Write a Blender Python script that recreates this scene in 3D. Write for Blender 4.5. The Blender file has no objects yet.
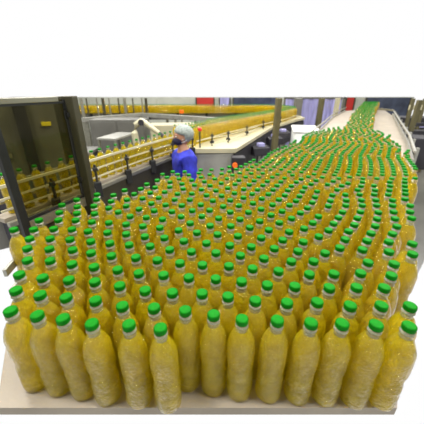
import bpy, bmesh, math, random
from mathutils import Vector, Matrix
random.seed(7)
C = bpy.context.scene.collection
S = bpy.context.scene
R = math.radians

# ---------------- camera, world, lamps, exposure ----------------
cd = bpy.data.cameras.new('camera'); cam = bpy.data.objects.new('camera', cd); C.objects.link(cam)
cam.location = (0, 0, 1.75); cam.rotation_euler = (R(90 - 24.5), 0, 0)
cd.sensor_width = 36; cd.lens = 272 / 424 * 36; cd.clip_start = .05; cd.clip_end = 100
cd.dof.use_dof = True; cd.dof.focus_distance = .95; cd.dof.aperture_fstop = 4.5
S.camera = cam
wd = bpy.data.worlds.new('hall_light'); S.world = wd; wd.use_nodes = True
bg = wd.node_tree.nodes['Background']; bg.inputs[0].default_value = (1, 1, 1, 1); bg.inputs[1].default_value = 1.0
LP = 165
def lamp(name, loc, size, power, col=(1, 1, 1)):
    l = bpy.data.lights.new(name, 'AREA'); l.shape = 'RECTANGLE'; l.size = size[0]; l.size_y = size[1]; l.energy = power; l.color = col
    o = bpy.data.objects.new(name, l); o.location = loc; C.objects.link(o); return o
for (x, y) in ((-1.8, .2), (1.8, .2), (-3.2, 3.2), (0, 3.2), (3.2, 3.2), (-4, 6.8), (0, 6.8), (4, 6.8), (-4, 10.5), (0, 10.5), (4, 10.5), (7.5, 8)):
    lamp('ceiling_lamp_light', (x, y, 4.7), (.3, 1.4), LP, (1, .99, .95))
S.view_settings.view_transform = 'Standard'; S.view_settings.look = 'None'
S.view_settings.exposure = 0; S.view_settings.gamma = 1; S.view_settings.use_curve_mapping = False

# ---------------- materials ----------------
def mat(name, col, rough=.5, metal=0, var=.12, scale=8, trans=0, ior=1.45, coat=0, bump=0, bscale=40, emit=0, spec=.5, coatb=0, stretch=None, sub=0):
    m = bpy.data.materials.new(name); m.use_nodes = True; n = m.node_tree.nodes; l = m.node_tree.links
    b = n['Principled BSDF']; tc = n.new('ShaderNodeTexCoord'); src = tc.outputs['Object']
    if stretch:
        mp = n.new('ShaderNodeMapping'); mp.inputs['Scale'].default_value = stretch; l.new(src, mp.inputs[0]); src = mp.outputs[0]
    if var:
        no = n.new('ShaderNodeTexNoise'); no.inputs['Scale'].default_value = scale; no.inputs['Detail'].default_value = 3; l.new(src, no.inputs['Vector'])
        r = n.new('ShaderNodeValToRGB'); e = r.color_ramp.elements
        e[0].position = .3; e[1].position = .7
        e[0].color = [max(0, c * (1 - var)) for c in col] + [1]; e[1].color = [min(1, c * (1 + var)) for c in col] + [1]
        l.new(no.outputs[0], r.inputs[0]); l.new(r.outputs[0], b.inputs['Base Color'])
    else: b.inputs['Base Color'].default_value = (*col, 1)
    b.inputs['Roughness'].default_value = rough; b.inputs['Metallic'].default_value = metal
    b.inputs['Transmission Weight'].default_value = trans; b.inputs['IOR'].default_value = ior
    b.inputs['Specular IOR Level'].default_value = spec
    b.inputs['Coat Weight'].default_value = coat; b.inputs['Coat Roughness'].default_value = .05
    if sub: b.inputs['Subsurface Weight'].default_value = sub; b.inputs['Subsurface Scale'].default_value = .02
    if bump:
        nb = n.new('ShaderNodeTexNoise'); nb.inputs['Scale'].default_value = bscale; nb.inputs['Detail'].default_value = 2; l.new(src, nb.inputs['Vector'])
        bp = n.new('ShaderNodeBump'); bp.inputs['Strength'].default_value = bump; bp.inputs['Distance'].default_value = .01
        l.new(nb.outputs[0], bp.inputs['Height']); l.new(bp.outputs[0], b.inputs['Normal'])
    if coatb:
        vo = n.new('ShaderNodeTexNoise'); vo.inputs['Scale'].default_value = 170; vo.inputs['Detail'].default_value = 1; l.new(src, vo.inputs['Vector'])
        b2 = n.new('ShaderNodeBump'); b2.inputs['Strength'].default_value = 1; b2.inputs['Distance'].default_value = .02
        l.new(vo.outputs[0], b2.inputs['Height']); l.new(b2.outputs[0], b.inputs['Coat Normal'])
    if emit: b.inputs['Emission Color'].default_value = (*col, 1); b.inputs['Emission Strength'].default_value = emit
    return m
M = dict(
    oil=mat('golden_oil_in_plastic', (.87, .66, .003), .07, 0, .2, 30, trans=.74, ior=1.33, coat=.35, coatb=1, bump=1, bscale=110),
    neck=mat('clear_plastic_neck', (.8, .78, .5), .12, 0, .05, 30, trans=.8, ior=1.3, coat=.6, bump=.3, bscale=90),
    cap=mat('green_cap_plastic', (.0, .155, .002), .6, 0, .2, 60, spec=.12),
    collar=mat('pale_collar_plastic', (.66, .66, .5), .2, 0, .05, 40, trans=.75, ior=1.35),
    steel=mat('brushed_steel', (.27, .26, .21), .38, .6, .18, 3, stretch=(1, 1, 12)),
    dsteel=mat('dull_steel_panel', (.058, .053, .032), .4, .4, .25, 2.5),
    bright=mat('bright_steel', (.36, .35, .31), .35, .5, .12, 6),
    post=mat('olive_painted_steel', (.12, .105, .05), .5, .2, .2, 4),
    black=mat('black_rubber', (.012, .012, .012), .6, 0, .3, 12),
    dark=mat('dark_machine_grey', (.028, .026, .032), .5, .2, .35, 4),
    cream=mat('cream_plastic_deck', (.46, .42, .28), .35, 0, .1, 6),
    belt=mat('conveyor_belt_plate', (.33, .28, .22), .5, .1, .12, 5, bump=.15, bscale=60),
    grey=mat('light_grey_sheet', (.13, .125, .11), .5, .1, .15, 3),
    white=mat('white_plastic', (.9, .9, .88), .4, 0, .03, 5),
    floor=mat('worn_grey_floor', (.11, .105, .09), .3, 0, .25, 1.5, bump=.1, bscale=10),
    wall=mat('pale_grey_wall', (.45, .46, .40), .7, 0, .12, 1.2),
    lilac=mat('lilac_strip_curtain', (.42, .40, .72), .3, 0, .3, 2, trans=.25, stretch=(6, 1, .6)),
    ceil=mat('grey_ceiling_sheet', (.3, .3, .28), .8, 0, .1, 1),
    red=mat('red_shutter', (.45, .02, .015), .5, 0, .15, 3),
    navy=mat('dark_blue_window', (.05, .06, .10), .2, 0, .4, 2),
    yellow=mat('yellow_label', (.8, .65, .0), .5, 0, .05),
    orange=mat('orange_knob', (.9, .16, .01), .4, 0, .05),
    redknob=mat('red_knob', (.7, .01, .01), .4, 0, .05),
    blue=mat('royal_blue_cotton', (.022, .028, .36), .9, 0, .4, 14, bump=.5, bscale=22),
    skin=mat('skin', (.40, .20, .12), .5, 0, .06, 20, sub=.1),
    net=mat('grey_hair_net', (.27, .30, .28), .8, 0, .3, 60, bump=.6, bscale=90),
    mask=mat('navy_face_mask', (.012, .010, .035), .8, 0, .2, 40),
    eye=mat('eye_white', (.8, .8, .78), .3, 0, 0), iris=mat('brown_iris', (.05, .02, .01), .3, 0, 0),
    trouser=mat('dark_blue_trousers', (.03, .035, .2), .85, 0, .2, 14),
    shoe=mat('white_clogs', (.7, .7, .68), .5, 0, .05),
)
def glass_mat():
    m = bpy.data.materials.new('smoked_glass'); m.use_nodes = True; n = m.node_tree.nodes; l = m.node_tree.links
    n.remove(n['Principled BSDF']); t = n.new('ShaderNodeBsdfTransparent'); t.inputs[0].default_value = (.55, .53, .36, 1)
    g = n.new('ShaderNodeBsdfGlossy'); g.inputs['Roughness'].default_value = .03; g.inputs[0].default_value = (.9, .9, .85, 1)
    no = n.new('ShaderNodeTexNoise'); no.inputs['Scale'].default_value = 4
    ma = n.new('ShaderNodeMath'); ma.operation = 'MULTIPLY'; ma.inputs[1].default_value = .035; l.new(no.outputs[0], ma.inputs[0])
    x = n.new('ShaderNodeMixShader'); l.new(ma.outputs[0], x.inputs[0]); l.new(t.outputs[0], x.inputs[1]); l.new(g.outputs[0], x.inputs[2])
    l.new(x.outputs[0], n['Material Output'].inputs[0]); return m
M['glass'] = glass_mat()

# ---------------- helpers ----------------
def tag(o, label=None, cat=None, group=None, kind=None):
    for k, v in (('label', label), ('category', cat), ('group', group), ('kind', kind)):
        if v: o[k] = v
    return o
def thing(name, label, cat, loc=(0, 0, 0), rz=0, group=None):
    o = bpy.data.objects.new(name, None); C.objects.link(o); o.location = loc; o.rotation_euler = (0, 0, rz); o.empty_display_size = .1
    return tag(o, label, cat, group)
def link(name, bm, m, parent=None, smooth=False, loc=None):
    me = bpy.data.meshes.new(name)
    bmesh.ops.recalc_face_normals(bm, faces=bm.faces); bm.to_mesh(me); bm.free()
    for x in (m if isinstance(m, (list, tuple)) else [m]): me.materials.append(M[x])
    if smooth:
        for p in me.polygons: p.use_smooth = True
    o = bpy.data.objects.new(name, me); C.objects.link(o)
    if parent: o.parent = parent
    if loc: o.location = loc
    return o
def box(bm, c, s, rz=0, bev=0):
    r = bmesh.ops.create_cube(bm, size=1); vs = r['verts']
    bmesh.ops.scale(bm, vec=s, verts=vs)
    if bev:
        es = list({e for v in vs for e in v.link_edges})
        q = bmesh.ops.bevel(bm, geom=es, offset=bev, segments=2, affect='EDGES', profile=.5); vs = list({v for f in q['faces'] for v in f.verts} | {v for v in vs if v.is_valid})
    bmesh.ops.rotate(bm, cent=(0, 0, 0), matrix=Matrix.Rotation(rz, 3, 'Z'), verts=vs)
    bmesh.ops.translate(bm, vec=c, verts=vs)
def tube(bm, pts, r, seg=8, closed=False):
    pts = [Vector(p) for p in pts]; rings = []; up = Vector((0, 0, 1))
    for i, p in enumerate(pts):
        a = pts[max(i - 1, 0)]; b = pts[min(i + 1, len(pts) - 1)]; d = (b - a).normalized()
        u = d.cross(up) if abs(d.dot(up)) < .95 else d.cross(Vector((1, 0, 0)))
        u.normalize(); v = d.cross(u)
        rr = r[i] if isinstance(r, (list, tuple)) else r
        rings.append([bm.verts.new(p + (u * math.cos(t) + v * math.sin(t)) * rr) for t in [2 * math.pi * k / seg for k in range(seg)]])
    for i in range(len(rings) - 1):
        for k in range(seg): bm.faces.new((rings[i][k], rings[i][(k + 1) % seg], rings[i + 1][(k + 1) % seg], rings[i + 1][k]))
    bm.faces.new(rings[0]); bm.faces.new(rings[-1])
def bar(bm, pts, w, h):
    """flat bar along a path: w across, h tall"""
    pts = [Vector(p) for p in pts]; rings = []
    for i, p in enumerate(pts):
        a = pts[max(i - 1, 0)]; b = pts[min(i + 1, len(pts) - 1)]; d = (b - a); d.z = 0; d.normalize(); s = Vector((-d.y, d.x, 0)) * w / 2; z = Vector((0, 0, h / 2))
        rings.append([bm.verts.new(q) for q in (p - s - z, p + s - z, p + s + z, p - s + z)])
    for i in range(len(rings) - 1):
        for k in range(4): bm.faces.new((rings[i][k], rings[i][(k + 1) % 4], rings[i + 1][(k + 1) % 4], rings[i + 1][k]))
    bm.faces.new(rings[0]); bm.faces.new(rings[-1])
def slab(bm, poly, z0, z1):
    a = [bm.verts.new((x, y, z0)) for x, y in poly]; b = [bm.verts.new((x, y, z1)) for x, y in poly]; n = len(poly)
    bm.faces.new(a); bm.faces.new(b)
    for i in range(n): bm.faces.new((a[i], a[(i + 1) % n], b[(i + 1) % n], b[i]))
def lathe(bm, prof, seg=16,  c=(0, 0, 0), mi=0, rib=0, top=True, bot=True, rot=0):
    rings = []
    for r, z in prof:
        rings.append([bm.verts.new((c[0] + (r + (rib if k % 2 else 0)) * math.cos(2 * math.pi * k / seg + rot), c[1] + (r + (rib if k % 2 else 0)) * math.sin(2 * math.pi * k / seg + rot), c[2] + z)) for k in range(seg)])
    for i in range(len(rings) - 1):
        for k in range(seg):
            f = bm.faces.new((rings[i][k], rings[i][(k + 1) % seg], rings[i + 1][(k + 1) % seg], rings[i + 1][k])); f.material_index = mi; f.smooth = rib == 0
    if bot: f = bm.faces.new(rings[0][::-1]); f.material_index = mi
    if top: f = bm.faces.new(rings[-1]); f.material_index = mi
def offset(path, d):
    out = []
    for i, (x, y) in enumerate(path):
        a = path[max(i - 1, 0)]; b = path[min(i + 1, len(path) - 1)]; t = Vector((b[0] - a[0], b[1] - a[1])).normalized()
        out.append((x + t.y * d, y - t.x * d))          # positive d: to the right of travel
    return out
def along(path, step, start=0):
    out = []; d = start; acc = 0
    for i in range(len(path) - 1):
        a = Vector(path[i]); b = Vector(path[i + 1]); L = (b - a).length
        while d <= acc + L: out.append((a + (b - a) * ((d - acc) / L))); d += step
        acc += L
    return out
FL = -.27; DK = .98

# ---------------- the setting ----------------
bm = bmesh.new(); slab(bm, [(-1.7, 2.2), (1.3, 1.5), (4.2, 4.4), (9.6, 14.1), (-9.6, 14.1)], FL - .1, FL)
tag(link('floor', bm, 'floor'), kind='structure')
bm = bmesh.new(); box(bm, (0, 14.1, (FL + 1.36) / 2), (19.2, .2, 1.36 - FL)); 
for k in range(12): box(bm, (-9 + k * 1.6, 13.98, .5), (.05, .05, 1.5))
tag(link('wall_back', bm, 'wall'), kind='structure')

bm = bmesh.new(); box(bm, (0, 4.6, 5.25), (21.2, 17.4, .1)); tag(link('ceiling', bm, 'ceil'), kind='structure')
bm = bmesh.new(); box(bm, (-10.6, 5, 2.4), (.1, 18, 5.3)); tag(link('wall_left', bm, 'wall'), kind='structure')
bm = bmesh.new(); box(bm, (10.6, 5, 2.4), (.1, 18, 5.3)); tag(link('wall_right', bm, 'wall'), kind='structure')
bm = bmesh.new(); box(bm, (0, -4, 2.4), (21.2, .1, 5.3)); tag(link('wall_behind', bm, 'wall'), kind='structure')
# ---------------- accumulation table ----------------
LEFT = [(-0.743, 0.864), (-0.762, 0.986), (-0.759, 1.063), (-0.724, 1.199), (-0.675, 1.257), (-0.591, 1.351), (-0.499, 1.431), (-0.416, 1.502), (-0.372, 1.63), (-0.267, 1.767), (-0.061, 1.817), (0.09, 1.843), (0.289, 2.046), (0.566, 2.459), (0.933, 3.056), (1.45, 4.13), (2.45, 6.05), (3.4, 7.95), (5.0, 10.7)]
DECK = [(-0.57, 0.44), (-0.802, 0.855), (-0.822, 0.981), (-0.818, 1.074), (-0.779, 1.223), (-0.72, 1.297), (-0.633, 1.394), (-0.538, 1.476), (-0.467, 1.534), (-0.424, 1.659), (-0.298, 1.818), (-0.073, 1.876), (0.057, 1.893), (0.242, 2.083), (0.515, 2.491), (0.88, 3.084), (1.396, 4.157), (2.397, 6.077), (3.347, 7.979), (4.948, 10.73), (7.2, 12.3), (5.9, 9.6), (5.55, 8.85), (3.9, 5.9), (2.9, 4.1), (2.2, 2.95), (0.49, 0.44)]
t = thing('accumulation_table', 'wide conveyor table carrying the mass of green-capped oil bottles', 'conveyor', (0, 0, 0))
bm = bmesh.new(); slab(bm, DECK, DK - .03, DK); link('belt', bm, 'belt', t)
rl = offset(LEFT, -.055)
bm = bmesh.new(); bar(bm, [(x, y, DK + .02) for x, y in offset(LEFT, -.06)], .012, .04); bar(bm, [(x, y, DK + .12) for x, y in rl], .012, .03); 
link('guide_rail', bm, 'bright', t)['label'] = 'steel guide rail along the left edge'
RR = [(2.2, 2.95), (2.9, 4.1), (3.9, 5.9), (5.55, 8.85)]
bm = bmesh.new(); bar(bm, [(x, y, DK + .14) for x, y in RR], .025, .02); bar(bm, [(x, y, DK + .03) for x, y in RR], .025, .06)
for p in along(RR, .7, .2): box(bm, (p.x + .04, p.y, DK), (.03, .03, .3))
link('guide_rail', bm, 'bright', t)['label'] = 'steel guide rail along the right edge'
bm = bmesh.new(); bar(bm, [(5.55, 8.85, DK + .15), (5.45, 9.5, DK + .15)], .05, .05); link('end_rail', bm, 'steel', t)
for (x, y) in ((-.25, 1.65), (.6, 1.65), (.45, 2.35), (1.6, 3.0), (1.75, 4.3), (3.0, 5.0), (3.5, 7.6), (5.0, 8.6)):
    bm = bmesh.new(); box(bm, (x, y, (FL + DK - .03) / 2), (.07, .07, DK - .03 - FL)); box(bm, (x, y, FL + .01), (.13, .13, .02)); link('leg', bm, 'steel', t)
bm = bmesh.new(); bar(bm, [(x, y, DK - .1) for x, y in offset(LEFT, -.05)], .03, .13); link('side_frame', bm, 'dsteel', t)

# ---------------- bottles ----------------
PB = [(.028, 0), (.0335, .005), (.0352, .018), (.0352, .05), (.0335, .056), (.0352, .062), (.0352, .085), (.0325, .098), (.0318, .112), (.0345, .126), (.0352, .14), (.0352, .170), (.0346, .186), (.0320, .202), (.0270, .217), (.0205, .230), (.0150, .2385)]
PN = [(.0150, .2385), (.0128, .2425), (.0122, .2465), (.0122, .256)]
PC = [(.0142, .2600), (.0149, .2606), (.0149, .2705), (.0144, .2725), (.0125, .2740), (.004, .2745)]
PR = [(.0120, .2502), (.0160, .2505), (.0160, .2530), (.0142, .2535), (.0142, .2600), (.0120, .2601)]
def facets(me):
    for v in me.vertices:
        x, y, z = v.co; r = math.hypot(x, y)
        if r < .012: continue
        a = math.atan2(y, x); k = 0
        if .176 < z < .236: k = .035 * math.cos(a * 8 + z * 90)
        elif .02 < z < .17: k = .02 * math.cos(a * 6 - z * 60)
        v.co.x *= 1 + k - abs(k) * .3; v.co.y *= 1 + k - abs(k) * .3
def part_meshes(seg):
    out = []
    for nm, pr, m, s, rib in (('body', PB, 'oil', seg, 0), ('neck', PN, 'neck', seg, 0), ('collar', PR, 'collar', seg, 0), ('cap', PC, 'cap', 40, .0006)):
        b = bmesh.new(); lathe(b, pr, s, mi=0, rib=rib, bot=nm != 'neck' or True)
        me = bpy.data.meshes.new('bottle_' + nm); bmesh.ops.recalc_face_normals(b, faces=b.faces); b.to_mesh(me); b.free(); me.materials.append(M[m]); out.append((nm, me))
        if nm == 'body': facets(me)
    return out
BM_ = part_meshes(24)
def bottle(x, y, z, label, group=None):
    r = thing('oil_bottle', label, 'bottle', (x, y, z), random.uniform(0, 6.28), group)
    r.rotation_euler = (random.uniform(-.012, .012), random.uniform(-.012, .012), random.uniform(0, 6.28))
    for nm, me in BM_:
        o = bpy.data.objects.new(nm, me); C.objects.link(o); o.parent = r
    return r
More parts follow.
